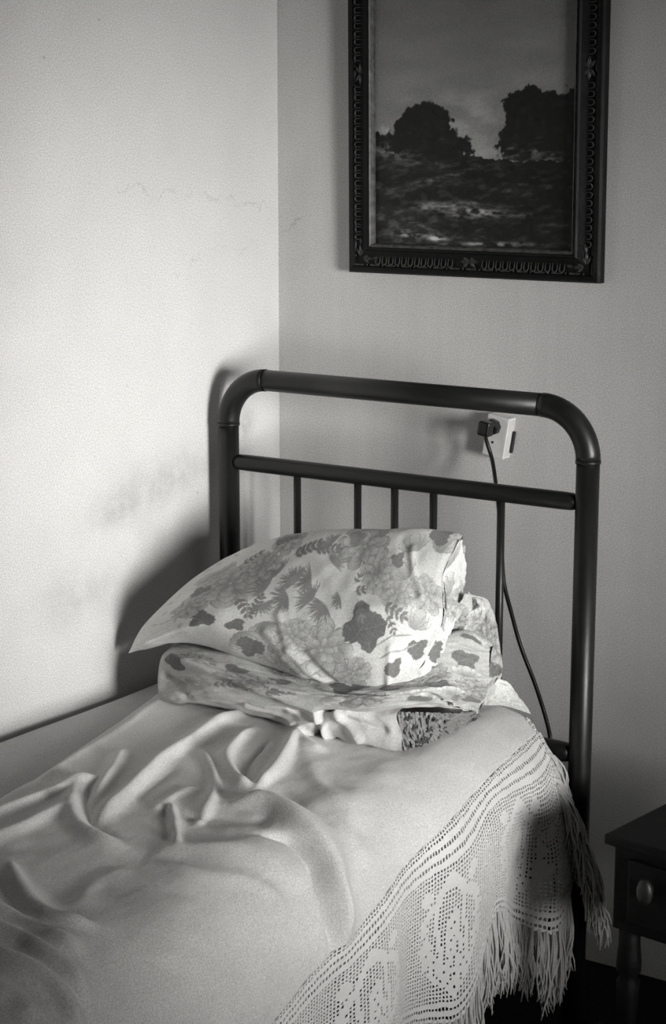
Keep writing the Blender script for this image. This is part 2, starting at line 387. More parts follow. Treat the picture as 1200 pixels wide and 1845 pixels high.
# right wall with the window opening
y0, y1 = WIN_Y - WIN_W / 2, WIN_Y + WIN_W / 2; z0, z1 = WIN_Z - WIN_H / 2, WIN_Z + WIN_H / 2
bm = bmesh.new()
for (ya, yb, za, zb) in ((YF, y0, 0, ZC), (y1, 0, 0, ZC), (y0, y1, 0, z0), (y0, y1, z1, ZC)):
    r = bmesh.ops.create_cube(bm, size=1)
    for v in r['verts']:
        v.co = Vector((XR + 0.125 + v.co.x * 0.25, (ya + yb) / 2 + v.co.y * (yb - ya), (za + zb) / 2 + v.co.z * (zb - za)))
me = bpy.data.meshes.new('wall_right'); bm.to_mesh(me); bm.free()
struct('wall_right', me, M_WALL)
win = tag(empty('window_1', (XR + 0.2, WIN_Y, z0)), kind='structure')
for (cy, cz, sy, sz) in ((y0 + 0.025, WIN_Z, 0.05, WIN_H), (y1 - 0.025, WIN_Z, 0.05, WIN_H), (WIN_Y, z0 + 0.025, WIN_W - 0.1, 0.05),
                         (WIN_Y, z1 - 0.025, WIN_W - 0.1, 0.05), (WIN_Y, WIN_Z, 0.04, WIN_H - 0.1)):
    part('window_frame', box_me('window_frame', (XR + 0.2, cy, cz), (0.05, sy, sz), 0.004), M_CEIL, win)
for cy in (WIN_Y - 0.235, WIN_Y + 0.235):
    part('pane', box_me('pane', (XR + 0.2, cy, WIN_Z), (0.005, 0.43, WIN_H - 0.1)), M_GLASS, win)

# ------------------------------------------------------------------ bed frame
HY = -0.26; XL, XRP = 0.0546, 0.8904; ZTOP = 1.217; RB = 0.098
bed = tag(empty('iron_bed', (0.47, HY, 0)), 'dark tubular metal bed with rounded headboard in the corner', 'bed')
RT = 0.0225
part('top_rail', tube_me('top_rail', [(XL + RB, HY, ZTOP), ((XL + XRP) / 2, HY, ZTOP), (XRP - RB, HY, ZTOP)], RT - 0.0006, 28), M_METAL_H, bed, True)
for sx, xp in ((1, XL), (-1, XRP)):
    pts = []
    for k in range(15):
        th = math.pi / 2 * k / 14
        pts.append((xp + sx * (RB - RB * math.cos(th)), HY, ZTOP - RB + RB * math.sin(th)))
    part('elbow', tube_me('elbow', pts, RT + 0.0006, 28), M_METAL, bed, True)
    part('collar', tube_me('collar', [(xp, HY, ZTOP - RB - 0.004), (xp, HY, ZTOP - RB + 0.002)], RT + 0.0014, 28), M_METAL, bed, True)
    part('post', tube_me('post', [(xp, HY, 0.0), (xp, HY, 0.5), (xp, HY, ZTOP - RB)], RT - 0.0006, 28), M_METAL, bed, True)
for z, nm in ((1.0395, 'cross_rail'), (0.548, 'cross_rail')):
    xs = [XL + 0.018, XL + 0.021, XL + 0.03, XL + 0.05, XRP - 0.05, XRP - 0.03, XRP - 0.021, XRP - 0.018]
    rr = [0.010, 0.014, 0.0165, 0.0172, 0.0172, 0.0165, 0.014, 0.010]
    if z < 0.8: rr = [r * 1.15 for r in rr]
    part(nm, tube_me(nm, [(x, HY, z) for x in xs], rr, 24), M_METAL_H, bed, True)
for x in (0.231, 0.380, 0.468, 0.558, 0.709):
    part('spindle', tube_me('spindle', [(x, HY, 0.55), (x, HY, 1.035)], 0.0078, 16), M_METAL, bed, True)
for x in (0.10, 0.835):
    part('side_rail', box_me('side_rail', (x, -1.25, 0.345), (0.03, 1.98, 0.045), 0.004), M_METAL, bed)
    part('foot_post', tube_me('foot_post', [(x, -2.24, 0), (x, -2.24, 0.40)], 0.02, 16), M_METAL, bed, True)
for k in range(7):
    part('slat', box_me('slat', (0.4675, -0.42 - k * 0.28, 0.374), (0.76, 0.07, 0.014), 0.002), M_NIGHT, bed)

# ------------------------------------------------------------------ mattress with undersheet
def rounded_slab(name, c, s, r, nseg=6, res=0.05):
    return box_me(name, c, s, r, nseg)
mat_o = tag(empty('mattress', (0.44, -1.26, 0.38)), 'grey sheeted mattress lying on the metal bed', 'mattress')
part('mattress_body', box_me('mattress_body', (0.412, -1.26, 0.478), (0.76, 1.90, 0.19), 0.06, 5), M_TICK, mat_o, True)
# undersheet: a softly rumpled cover pulled over the mattress
XE, RR, ZT = 0.880, 0.15, 0.628
def prism(a):
    b = XE - RR
    ph = np.clip((a - b) / RR, 0, np.pi / 2); dn = np.maximum(a - b - RR * np.pi / 2, 0)
    return np.where(a < b, a, b + RR * np.sin(ph)), np.where(a < b, ZT, ZT - RR + RR * np.cos(ph) - dn), ph
ys = np.linspace(-0.30, -2.2, 260); as_ = np.linspace(-0.03, 1.08, 160)
A2, Y2 = np.meshgrid(as_, ys)
xx, zz, ph2 = prism(A2 + 0.02)
xx = xx - 0.02 - 0.012 * np.sin(ph2); zz = zz - 0.018 + 0.012 * (1 - np.cos(ph2)) * 0.5
lf = np.clip((0.062 - A2) / 0.05, 0, 1.5)
xx = np.where(A2 < 0.062, 0.062 - 0.05 * np.sin(lf), xx); zz = zz - np.where(A2 < 0.062, 0.05 * (1 - np.cos(lf)), 0)
zz = zz + 0.006 * fbm(A2 * 6, Y2 * 4, 3, 3) * sstep(0.0, 0.08, A2) * np.cos(ph2)
part('undersheet', grid_mesh('undersheet', np.stack([xx, Y2, zz], -1)), M_SHEET, mat_o)

# ------------------------------------------------------------------ bedspread
def poly_field(X, Y, pts):
    """nearest signed distance and parameter along a polyline (smoothed by a spline)"""
    P = np.array(pts); n = len(P)
    S = catmull(P, np.linspace(0, n - 1, 10 * (n - 1) + 1))
    best = np.full(X.shape, 1e9); sg = np.zeros(X.shape); par = np.zeros(X.shape)
    for i in range(len(S) - 1):
        a, b = S[i], S[i + 1]; d = b - a; L2 = d @ d + 1e-12
        t = np.clip(((X - a[0]) * d[0] + (Y - a[1]) * d[1]) / L2, 0, 1)
        ex = X - a[0] - t * d[0]; ey = Y - a[1] - t * d[1]; dd = np.hypot(ex, ey)
        m = dd < best
        best = np.where(m, dd, best); sg = np.where(m, np.sign(d[0] * ey - d[1] * ex), sg)
        par = np.where(m, (i + t) / (len(S) - 1), par)
    return best, sg, par

def fold_height(X, Y):
    h = np.zeros(X.shape)
    for pts, A, wl, wr in FOLDS:
        d, s, p = poly_field(X, Y, pts)
        w = np.where(s > 0, wl, wr)
        w = w * (1 + 0.25 * np.sin(p * 9 + A * 900))
        h += A * np.exp(-(d / w) ** 1.7) * (sstep(-0.02, 0.16, p) * sstep(1.02, 0.82, p) * 0.88 + 0.12)
    return h

yk = np.array([-2.30, -1.6, -1.269, -1.153, -1.029, -0.886, -0.723, -0.536, -0.330, -0.25])
ak = np.array([1.14, 1.085, 1.029, 0.995, 0.959, 0.921, 0.891, 0.859, 0.833, 0.820])
a_lace = lambda y: np.interp(y, yk, ak)
hyk = np.array([-2.3, -1.9, -1.60, -1.42, -1.25, -1.08, -0.902, -0.802, -0.72, -0.679, -0.636, -0.606, -0.572, -0.53, -0.453, -0.40, -0.361, -0.305, -0.25])
hak = np.array([1.27, 1.30, 1.25, 1.30, 1.23, 1.28, 1.197, 1.230, 1.256, 1.233, 1.188, 1.140, 1.102, 1.117, 1.173, 1.207, 1.222, 1.152, 1.075])
def a_hem(y):
    return sum(np.interp(y + o, hyk, hak) for o in (-0.012, 0, 0.012)) / 3
a_left = lambda y: np.interp(y, [-2.3, -1.6, -1.198, -1.102, -0.937, -0.77, -0.572, -0.30], [0.45, 0.37, 0.279, 0.264, 0.219, 0.175, 0.115, 0.05])
y_head = lambda a: np.interp(a, [0.0, 0.70, 0.787, 0.859, 0.941, 1.04, 1.143, 1.3], [-0.32, -0.31, -0.305, -0.316, -0.337, -0.315, -0.303, -0.30])

def spread_point(a, y, lift=0.0):
    """place cloth coordinates (across, along) on the draped bed"""
    x, z, ph = prism(a)
    top = np.cos(ph); side = np.sin(ph)
    dn = np.maximum(a - (XE - RR), 0)
    h = (fold_height(a, y) + 0.010 * fbm(a * 5, y * 5, 8, 3) + 0.0010 * fbm(a * 34, y * 22, 14, 3)) * sstep(0.42, 0.16, dn) + lift
    # folds of the hanging side: shallow flutes growing downwards, a hollow near the bed head
    w = 0.012 * np.sin(y * 18.5 + 0.9) * sstep(0.12, 0.42, dn) + 0.014 * fbm(y * 9, a * 3, 5, 2) * sstep(0.10, 0.37, dn)
    w = w - 0.014 * np.exp(-((y + 0.46) / 0.05) ** 2) * sstep(0.18, 0.40, dn) + 0.018 * np.exp(-((y + 0.36) / 0.04) ** 2) * sstep(0.18, 0.40, dn)
    x = x + h * side + w; z = z + h * top
    return np.stack([x, y, z], -1)

spread = tag(empty('bedspread', (0.5, -1.2, 0.63)), 'rumpled pale cotton bedspread with crocheted lace border and fringe', 'bedspread')
NR, NC = 520, 300
sv = np.linspace(0, 1, NR); wv = np.linspace(0, 1, NC)
Wg, Sg = np.meshgrid(wv, sv)
yy = -0.31 + (-2.22 + 0.31) * Sg
for _ in range(3):
    al, ar = a_left(yy), a_lace(yy)
    aa = al + (ar - al) * Wg
    yh = y_head(aa); yy = yh + (-2.22 - yh) * Sg
P = spread_point(aa, yy)
edge = sstep(0.035, 0.0, aa - a_left(yy))
P[..., 2] += -0.014 * edge
P[..., 2] = np.maximum(P[..., 2], np.where(aa < 0.72, 0.6185, -9))
cv = part('cover_cloth', grid_mesh('cover_cloth', P), M_SPREAD, spread)
sm = cv.modifiers.new('thickness', 'SOLIDIFY'); sm.thickness = 0.003; sm.offset = -1

# filet-crochet border: every mesh cell is cut out of the cloth, motifs are filled cells
MOTIF = """
............##............
...........####...........
....##....######....##....
...####..########..####...
...####.###....###.####...
....##..##......##..##....
......####......####......
.....####........####.....
....###.#........#.###....
...###..#..#.....#..###...
...##...#.###....#...##...
..###...#.####...#..####..
..##....#.#.##...#...##...
...#....#.##.#..##..#.....
..##...##.####..#...##....
.####..#..#.##..#..####...
..##...#.###.#..#.######..
...#...#.#.###.##..####...
..###..###.#.#.#..##.##...
.#####.#.#.###.#.#####....
..###..#..#.#..##.####....
.##.##.####.##.####.##....
..###..#.##..####.#.......
....#####.####.##.##......
.....##.###..###.##.......
......###.##.##.##........
.......##.###.##..........
.........##.##............
..........###.............
...........#..............
""".strip().split('\n')
MW, MH = len(MOTIF[0]), len(MOTIF)
rows = []          # (relative height, kind)
for k in range(2): rows.append((0.85, 'o'))
rows += [(0.9, 's'), (1.35, 'o'), (0.9, 's'), (1.35, 'o'), (1.1, 's'), (0.9, 'o'), (0.9, 'o')]
for k in range(MH): rows.append((0.95, 'm%d' % k))
rows += [(0.95, 'o'), (0.9, 's'), (1.0, 'O'), (0.9, 's'), (1.1, 'O'), (0.5, 's')]
cum = np.concatenate([[0], np.cumsum([r[0] for r in rows])]); cum /= cum[-1]
pitch = 0.0082
ncol = int((2.15 - 0.30) / pitch)
ycol = -0.302 - pitch * np.arange(ncol + 1)
Tg, Yg = np.meshgrid(cum, ycol)                      # (col, row)
aG = a_lace(Yg) + (a_hem(Yg) - a_lace(Yg)) * Tg
shear = np.interp(aG, [0.80, 0.86, 0.94, 1.04, 1.143, 1.3], [-0.004, -0.014, -0.034, -0.012, 0.0, 0.0])
Yg2 = Yg + shear * np.exp((Yg + 0.302) / 0.10)
aG = aG + 0.0012 * _rng.randn(*aG.shape); Yg2 = Yg2 + 0.0006 * _rng.randn(*aG.shape)
LP = spread_point(aG, Yg2, 0.0012)
LP[..., 0] += 0.0012
lp = LP.reshape(-1, 3)
nrow = len(rows); V = [tuple(v) for v in lp.tolist()]; Fc = []
vid = lambda c, r: c * (nrow + 1) + r
def cell(c, r, ins):
    q = [vid(c, r), vid(c + 1, r), vid(c + 1, r + 1), vid(c, r + 1)]
    if ins is None: Fc.append(tuple(q)); return
    p = lp[q]; ctr = p.mean(0); base = len(V)
    for k in range(4): V.append(tuple((p[k] + (ctr - p[k]) * ins * random.uniform(0.85, 1.15)).tolist()))
    for k in range(4): Fc.append((q[k], q[(k + 1) % 4], base + (k + 1) % 4, base + k))
for c in range(ncol):
    for r, (hh, kd) in enumerate(rows):
        if kd == 's': cell(c, r, None)
        elif kd in 'o': cell(c, r, 0.42)
        elif kd == 'O': cell(c, r, 0.32)
        else:
            k = int(kd[1:]); mc = (c - 8) % (MW + 6)
            fill = mc < MW and MOTIF[k][mc] == '#'
            cell(c, r, None if fill else 0.46)
me = pydata('lace_border', V, Fc)
lace = part('lace_border', me, M_LACE, spread)
lace['label'] = 'openwork crochet border with flower motifs'
md = lace.modifiers.new('thickness', 'SOLIDIFY'); md.thickness = 0.0016; md.offset = 0

# fringe: each tassel a bunch of yarns knotted into the hem
def tassel(name, base, length, drift, seed, spread_w=0.010, n=14):
    rr = random.Random(seed); V, Fc = [], []
    for s in range(n):
        ox, oy = rr.uniform(-1, 1), rr.uniform(-1, 1)
        L = length * rr.uniform(0.72, 1.08); ph = rr.uniform(0, 6.28); am = rr.uniform(0.002, 0.009)
        pts = []
        for k in range(8):
            t = k / 7.0; w = spread_w * (0.35 + 0.75 * t)
            e = 1 - (1 - t) ** 1.7
            pts.append((base[0] + ox * w * 0.8 + drift[0] * e + am * t * math.sin(ph + 7 * t),
                        base[1] + oy * w + drift[1] * e + am * t * math.cos(ph + 6 * t),
                        base[2] + 0.004 - L * (t ** (1.0 if abs(drift[1]) < 0.02 else 1.45))))
        rad = [0.0021 * rr.uniform(0.8, 1.15)] * 7 + [0.0009]
        v, f = tube_arrays(pts, rad, 4, False); o = len(V); V += v; Fc += [tuple(i + o for i in q) for q in f]
    # the knot
    kp = [(base[0], base[1], base[2] + 0.007), (base[0], base[1], base[2] + 0.003), (base[0], base[1], base[2] - 0.003), (base[0], base[1], base[2] - 0.007)]
    v, f = tube_arrays(kp, [0.002, 0.0042, 0.0042, 0.003], 6); o = len(V); V += v; Fc += [tuple(i + o for i in q) for q in f]
    return pydata(name, V, Fc)
seed = 100
y = -0.315
while y > -1.45:
    b = spread_point(np.array([float(a_hem(y))]), np.array([y]))[0]
    L = 0.145 + 0.02 * math.sin(y * 31) + random.uniform(-0.015, 0.015)
    L = min(L, b[2] - 0.012)
    part('tassel', tassel('tassel', b, L, (random.uniform(-0.004, 0.012), random.uniform(-0.008, 0.008)), seed), M_YARN, lace, True)
    seed += 1; y -= 0.0135
a = 0.800
while a < 1.14:                                       # along the head end of the border
    yh = float(y_head(a)) if a > 0.80 else -0.305
    b = spread_point(np.array([a]), np.array([yh]))[0]
    f = (a - 0.80) / 0.34
    L = 0.125 + 0.03 * f + random.uniform(-0.02, 0.02)
    part('tassel', tassel('tassel', b, L, (0.012 + 0.035 * f + random.uniform(-0.006, 0.01), 0.012 + 0.028 * f + random.uniform(-0.006, 0.006)), seed, 0.013, 16), M_YARN, lace, True)
    seed += 1; a += 0.0115

# ------------------------------------------------------------------ printed cloth: drawing the flower print
class Cloth:
    def __init__(s, w, h, base, res=1500, seed=1):
        s.w, s.h, s.res = w, h, res
        s.X, s.Y = np.meshgrid((np.arange(int(w * res)) + .5) / res, (np.arange(int(h * res)) + .5) / res)
        s.T = np.full(s.X.shape, base) + 0.03 * fbm(s.X * 25, s.Y * 25, seed, 3); s.r = random.Random(seed); s.base = base
    def win(s, cx, cy, R):
        i0, i1 = int(max(0, (cy - R) * s.res)), int(max(0, (cy + R) * s.res)); j0, j1 = int(max(0, (cx - R) * s.res)), int(max(0, (cx + R) * s.res))
        return slice(i0, i1), slice(j0, j1)
    def petal(s, cx, cy, ang, ln, wd, v0, v1, line):
        """rounded petal growing from (cx, cy)"""
        w = s.win(cx, cy, ln * 1.15)
        X, Y = s.X[w] - cx, s.Y[w] - cy
        if X.size == 0: return
        u = (X * math.cos(ang) + Y * math.sin(ang)) / ln; v = (-X * math.sin(ang) + Y * math.cos(ang)) / wd
        prof = np.sqrt(np.clip(u, 0, 1)) * np.sqrt(np.clip(1 - u ** 4, 0, 1)) * (1 + 0.08 * np.sin(u * 20 + cx * 900))
        d = prof - np.abs(v)
        val = v0 + (v1 - v0) * np.clip(u, 0, 1) ** 1.5 - 0.05 * np.abs(np.sin(v * 9))
        val = np.where(d < 0.10, line, val)
        m = (d > 0) & (u > 0) & (u < 1); s.T[w] = np.where(m, val, s.T[w])
    def leaf(s, cx, cy, ang, ln, wd, v, vein=0.1, jag=0.0):
        w = s.win(cx, cy, ln * 1.1)
        X, Y = s.X[w] - cx, s.Y[w] - cy
        if X.size == 0: return
        u = (X * math.cos(ang) + Y * math.sin(ang)) / ln; q = (-X * math.sin(ang) + Y * math.cos(ang)) / wd
        prof = np.clip(4 * u * (1 - u), 0, 1) ** 0.8 * (1 + jag * np.sin(u * 26))
        m = (np.abs(q) < prof) & (u > 0) & (u < 1)
        val = v + vein * (np.abs(q) < 0.07) + 0.008 * np.sin(u * 30 + np.abs(q) * 6)
        s.T[w] = np.where(m, val, s.T[w])
    def peony(s, cx, cy, R, dark=0.0):
        r = s.r
        for ring, (f, n) in enumerate(((1.0, 9), (0.78, 8), (0.56, 7), (0.34, 5))):
            a0 = r.uniform(0, 6)
            for k in range(n):
                an = a0 + 6.283 * k / n + r.uniform(-.2, .2)
                ln = R * f * r.uniform(.85, 1.1); off = R * 0.05
                hi = 0.55 + 0.07 * r.random() - dark; lo = 0.22 - dark + 0.05 * ring
                s.petal(cx + off * math.cos(an), cy + off * math.sin(an), an, ln, ln * 0.42, lo, hi, 0.28 - dark)
        for k in range(14):
            an = r.uniform(0, 6.28); d = R * 0.16 * r.random()
            s.leaf(cx + d * math.cos(an), cy + d * math.sin(an), an, R * .12, R * .03, 0.33, 0)
    def tulip(s, cx, cy, R, ang):
        for da in (-.75, .75, -.35, .35, 0):
            s.petal(cx, cy, ang + da, R, R * .36, 0.33, 0.70, 0.30)
    def bigleaf(s, cx, cy, R, ang, v=0.27):
        v = v * 0.66
        for da, l in ((-.85, .78), (.8, .82), (0, 1.1)):
            s.leaf(cx, cy, ang + da, R * l, R * .33, v, 0.04, .10)
    def sprig(s, cx, cy, L, ang, n=4, v=0.30, lw=.30):
        s.leaf(cx, cy, ang, L, 0.0016, v, 0)
        for k in range(n):
            t = (k + .6) / n; x, y = cx + L * t * math.cos(ang), cy + L * t * math.sin(ang)
            for sd in (-1, 1): s.leaf(x, y, ang + sd * .8, L * lw * 1.1, L * lw * .24, v, .06)
        s.leaf(cx + L * math.cos(ang), cy + L * math.sin(ang), ang, L * lw, L * lw * .24, v, .06)
    def frond(s, cx, cy, L, ang, v=0.36):
        for k in range(19):
            a = ang + (k - 9) * 0.15 + s.r.uniform(-.05, .05); s.leaf(cx, cy, a, L * s.r.uniform(.75, 1.05), L * .045, v, 0)
    def stem(s, pts, w, v=0.34):
        for (x0, y0), (x1, y1) in zip(pts[:-1], pts[1:]):
            s.leaf(x0, y0, math.atan2(y1 - y0, x1 - x0), math.hypot(x1 - x0, y1 - y0) * 1.15, w, v, 0)
    def sample(s, u, v):
        x = np.clip(u * s.w * s.res - .5, 0, s.T.shape[1] - 1.001); y = np.clip(v * s.h * s.res - .5, 0, s.T.shape[0] - 1.001)
        i, j = y.astype(int), x.astype(int); f, g = y - i, x - j; T = s.T
        return np.clip((T[i, j] * (1 - g) + T[i, j + 1] * g) * (1 - f) + (T[i + 1, j] * (1 - g) + T[i + 1, j + 1] * g) * f, 0.05, 0.85)

def patch(net, nr, nc, wr=0.0, seed=0, ws=14):
    """smooth surface through a net of points, with wrinkles along its normal; returns points, v, u"""
    A = np.array(net); R, C = A.shape[:2]
    tr, tc_ = np.linspace(0, R - 1, nr), np.linspace(0, C - 1, nc)
    S = catmull(A, tr); S = np.swapaxes(catmull(np.swapaxes(S, 0, 1), tc_), 0, 1)
    U, Vv = np.meshgrid(tc_ / (C - 1), tr / (R - 1))
    if wr:
        n = np.cross(np.gradient(S, axis=0), np.gradient(S, axis=1)); n /= np.linalg.norm(n, axis=-1, keepdims=True) + 1e-9
        S = S + n * (wr * fbm(U * ws, Vv * ws * .7, seed, 4))[..., None]
    return S, Vv, U

def pillow(name, front, back, mat, parent, nc, nf, nb, colour=None, wrinkle=None):
    """closed pillow: front rows (dense) and back rows closing behind them"""
    A = np.concatenate([np.array(front), np.array(back)]); R, C = A.shape[:2]; nF = len(front)
    tr = np.concatenate([np.linspace(0, nF - 1, nf, endpoint=False), np.linspace(nF - 1, R, nb, endpoint=False)])
    tc_ = np.linspace(0, C - 1, nc)
    S = catmull(A, tr, cyclic=True); S = np.swapaxes(catmull(np.swapaxes(S, 0, 1), tc_), 0, 1)
    U, T = np.meshgrid(tc_ / (C - 1), tr)
    v = np.where(T <= nF - 1, T / (nF - 1), 1 - (T - (nF - 1)) / (R - nF + 1) * 0.999)
    n = np.cross(np.gradient(S, axis=1), np.roll(S, -1, 0) - np.roll(S, 1, 0)); n /= np.linalg.norm(n, axis=-1, keepdims=True) + 1e-9
    if wrinkle is not None: S = S + n * wrinkle(U, v)[..., None]
    col = None if colour is None else colour(U, v)
    o = part(name, grid_mesh(name, S, True, col), mat, parent)
    return o, S

# --- the top pillow's case
NW, NH = 0.72, 0.42
ct = Cloth(NW, NH, 0.65, seed=3)
TP = lambda u, v: (u * NW, v * NH)
# (u: left to right, v: front seam to top)
def on(u, v): return u * NW, v * NH
# big soft flower masses
for u, v, R, d in ((.22, .60, .085, .02), (.12, .72, .05, .0), (.60, .25, .075, 0), (.66, .86, .07, .06), (.83, .60, .05, 0), (.36, .93, .05, .04), (.48, .10, .05, 0)):
    ct.peony(*on(u, v), R, d)
for u, v, R, a in ((.86, .84, .055, 2.0), (.95, .86, .05, 1.4), (.86, .68, .05, 2.2), (.40, .35, .055, -1.2), (.33, .22, .05, -.6), (.90, .42, .05, 1.2)):
    ct.tulip(*on(u, v), R, a)
for u, v, R, a, val in ((.225, .33, .05, -2.0, .25), (.30, .30, .035, -.6, .28), (.385, .20, .05, -1.6, .29), (.735, .34, .080, 1.9, .22), (.735, .43, .070, -1.3, .22), (.735, .39, .05, 0.3, .22),
                        (.86, .13, .045, 1.2, .25), (.93, .26, .05, 1.0, .24), (.60, .90, .04, .4, .32), (.91, .93, .05, 1.0, .27), (.80, .75, .035, 1.2, .30), (.15, .52, .04, 2.4, .34)):
    ct.bigleaf(*on(u, v), R, a, val)
for u, v, L, a in ((.38, .68, .045, 2.7), (.45, .62, .05, 2.6), (.50, .64, .05, -2.9), (.36, .57, .05, 2.9), (.44, .52, .05, -2.6), (.52, .52, .048, 2.7), (.57, .50, .05, -2.2), (.36, .46, .04, -.9), (.54, .86, .04, 2.5), (.62, .54, .03, -2.6), (.56, .74, .04, .8)):
    ct.frond(*on(u, v), L, a, 0.25)
for u, v, L, a, n in ((.66, .58, .055, .3, 4), (.68, .55, .05, -1.1, 3), (.66, .62, .04, 1.2, 3), (.78, .52, .06, -.35, 4), (.80, .48, .045, -1.0, 3), (.40, .80, .07, .35, 5), (.48, .82, .06, .1, 5), (.30, .90, .06, .3, 5), (.28, .48, .06, -.8, 4), (.34, .38, .05, 1.4, 4), (.76, .68, .04, 2.6, 3), (.20, .78, .05, .7, 4)):
    ct.sprig(*on(u, v), L, a, n, 0.20)
for u, v, R, d in ((.50, .30, .045, .0), (.72, .13, .045, .02), (.74, .70, .05, .03), (.14, .40, .045, .03), (.94, .62, .045, .0), (.30, .74, .05, .05)):
    ct.peony(*on(u, v), R, d)
ct.stem([on(.80, .22), on(.84, .27), on(.88, .28), on(.93, .33)], .003); ct.stem([on(.78, .30), on(.83, .36), on(.90, .38)], .0026)
ct.stem([on(.27, .62), on(.29, .52), on(.32, .44), on(.34, .34)], .002); ct.stem([on(.06, .25), on(.12, .30), on(.2, .28)], .002)
for k in range(26):
    u, v = ct.r.uniform(.02, .16), ct.r.uniform(.02, .95); ct.leaf(*on(u, v), ct.r.uniform(0, 6), .02, .004, .46, 0)

front = np.array(TOP_NET)
c6 = front.shape[1]
k = np.linspace(0, 1, c6)
puff = np.clip(np.minimum(k * 3.0, (1 - k) * 2.6 + .02), 0, 1)[:, None]
def mixb(row, off): return front[row] + np.array(off) * puff + np.array([0, 0.004, -0.001])
back = np.stack([mixb(4, (0, .075, -.035)), mixb(3, (0, .20, -.07)), mixb(2, (0, .21, -.10)), mixb(0, (0, .12, .012))])
bear = tag(empty('pillow', (0.45, -0.55, 0.74)), 'plump flower-printed pillow on top of the pile against the headboard', 'pillow')
def top_wr(U, v):
    x, y = U * NW, v * NH
    w = 0.006 * fbm(x * 9, y * 9, 2, 3)
    for (x0, y0, x1, y1, A, s) in ((.31, .17, .36, .09, .003, .010), (.36, .09, .45, .01, .004, .009), (.39, .09, .47, .02, -.004, .010), (.62, .02, .60, .12, .004, .012), (.40, .03, .30, .12, .004, .015),
                                   (.61, .36, .66, .25, .004, .010), (.66, .25, .69, .18, .004, .010), (.57, .38, .64, .28, -.002, .014), (.50, .20, .62, .22, .004, .02), (.15, .1, .03, .03, .004, .012)):
        L2 = (x1 - x0) ** 2 + (y1 - y0) ** 2; t = np.clip(((x - x0) * (x1 - x0) + (y - y0) * (y1 - y0)) / L2, 0, 1)
        d = np.hypot(x - x0 - t * (x1 - x0), y - y0 - t * (y1 - y0)); w = w + A * np.exp(-(d / s) ** 2)
    return w * sstep(0, .06, U) * sstep(1, .97, U)
tp, S = pillow('pillowcase', front, back, M_PRINT, bear, 300, 210, 60, lambda U, v: ct.sample(U, v), top_wr)
def printed(name, net, nr, nc, parent, cl, u0, u1, v0, v1, wr=0.004, seed=1, flip=False):
    S, v, u = patch(net, nr, nc, wr, seed)
    o = part(name, grid_mesh(name, S, False, cl.sample(u0 + (u1 - u0) * v, v0 + (v1 - v0) * u)), M_PRINT, parent)
    m = o.modifiers.new('thickness', 'SOLIDIFY'); m.thickness = 0.0016; m.offset = 0
    return o
printed('pillowcase_hem', TOP_HEM, 60, 110, bear, ct, .92, 1.0, .05, .65, .006, 4)
printed('pillowcase_flap', TOP_FLAP, 50, 90, bear, ct, .84, .96, .95, .55, .004, 5)

# --- the pillow below
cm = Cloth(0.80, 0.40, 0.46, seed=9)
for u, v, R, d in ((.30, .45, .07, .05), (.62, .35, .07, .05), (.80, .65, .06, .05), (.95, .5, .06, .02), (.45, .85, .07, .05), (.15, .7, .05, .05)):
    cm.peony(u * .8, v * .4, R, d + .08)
for u, v, R, a, val in ((.05, .55, .07, .6, .20), (.06, .70, .06, -.5, .20), (.25, .62, .05, .3, .24), (.43, .60, .045, 3.0, .24), (.55, .62, .06, .3, .20), (.60, .75, .06, .2, .20), (.68, .55, .05, .5, .22), (.84, .45, .05, 1.3, .22), (.78, .2, .05, 1.2, .24), (.9, .8, .06, .6, .24), (.38, .35, .03, 0, .26), (.97, .25, .05, 2, .25)):
    cm.bigleaf(u * .8, v * .4, R, a, val)
for u, v, R, a in ((.88, .35, .05, 1.6), (.83, .25, .045, 1.7), (.76, .35, .04, 1.5), (.92, .65, .05, 1.4), (.52, .3, .05, -.4), (.1, .3, .05, .4)):
    cm.tulip(u * .8, v * .4, R, a)
for u, v, L, a, n in ((.36, .3, .06, .3, 4), (.7, .8, .06, 2.2, 4), (.2, .3, .06, .2, 4), (.9, .2, .05, 1.5, 4)):
    cm.sprig(u * .8, v * .4, L, a, n, .18)
mid = tag(empty('pillow', (0.48, -0.52, 0.64)), 'flatter shadowed flower-printed pillow squeezed beneath the plump top one', 'pillow')
frontm = np.array(MID_NET); nm = frontm.shape[1]
kk_ = np.linspace(0, 1, nm); pf = np.clip(np.minimum(kk_ * 6, (1 - kk_) * 3.5 + .02), 0.03, 1)[:, None]
b1 = frontm[3] + np.array([0, .12, .015]) * pf; b2 = frontm[3] + np.array([0, .22, -.03]) * pf
b3 = frontm[0] + np.array([0, .24, .03]) * pf; b4 = frontm[0] + np.array([0, .10, .002]) * pf
backm = np.stack([b1, b2, b3, b4])
for q in backm: q[:, 1] = np.minimum(q[:, 1], -0.33)
def mid_wr(U, v):
    x, y = U * .8, v * .3
    w = 0.012 * fbm(x * 7, y * 16, 12, 4)
    for (x0, y0, x1, y1, A, s) in ((.02, .12, .10, .03, -.012, .012), (.06, .19, .40, .04, .012, .018), (.16, .20, .50, .10, -.006, .015), (.40, .18, .60, .10, -.006, .012), (.10, .05, .30, .02, .005, .012), (.62, .12, .72, .02, -.006, .01)):
        L2 = (x1 - x0) ** 2 + (y1 - y0) ** 2; t = np.clip(((x - x0) * (x1 - x0) + (y - y0) * (y1 - y0)) / L2, 0, 1)
        d = np.hypot(x - x0 - t * (x1 - x0), y - y0 - t * (y1 - y0)); w = w + A * np.exp(-(d / s) ** 2)
    return w * sstep(0, .03, U)
mp_, S = pillow('pillowcase', frontm, backm, M_PRINT, mid, 300, 130, 50, lambda U, v: cm.sample(U, v), mid_wr)
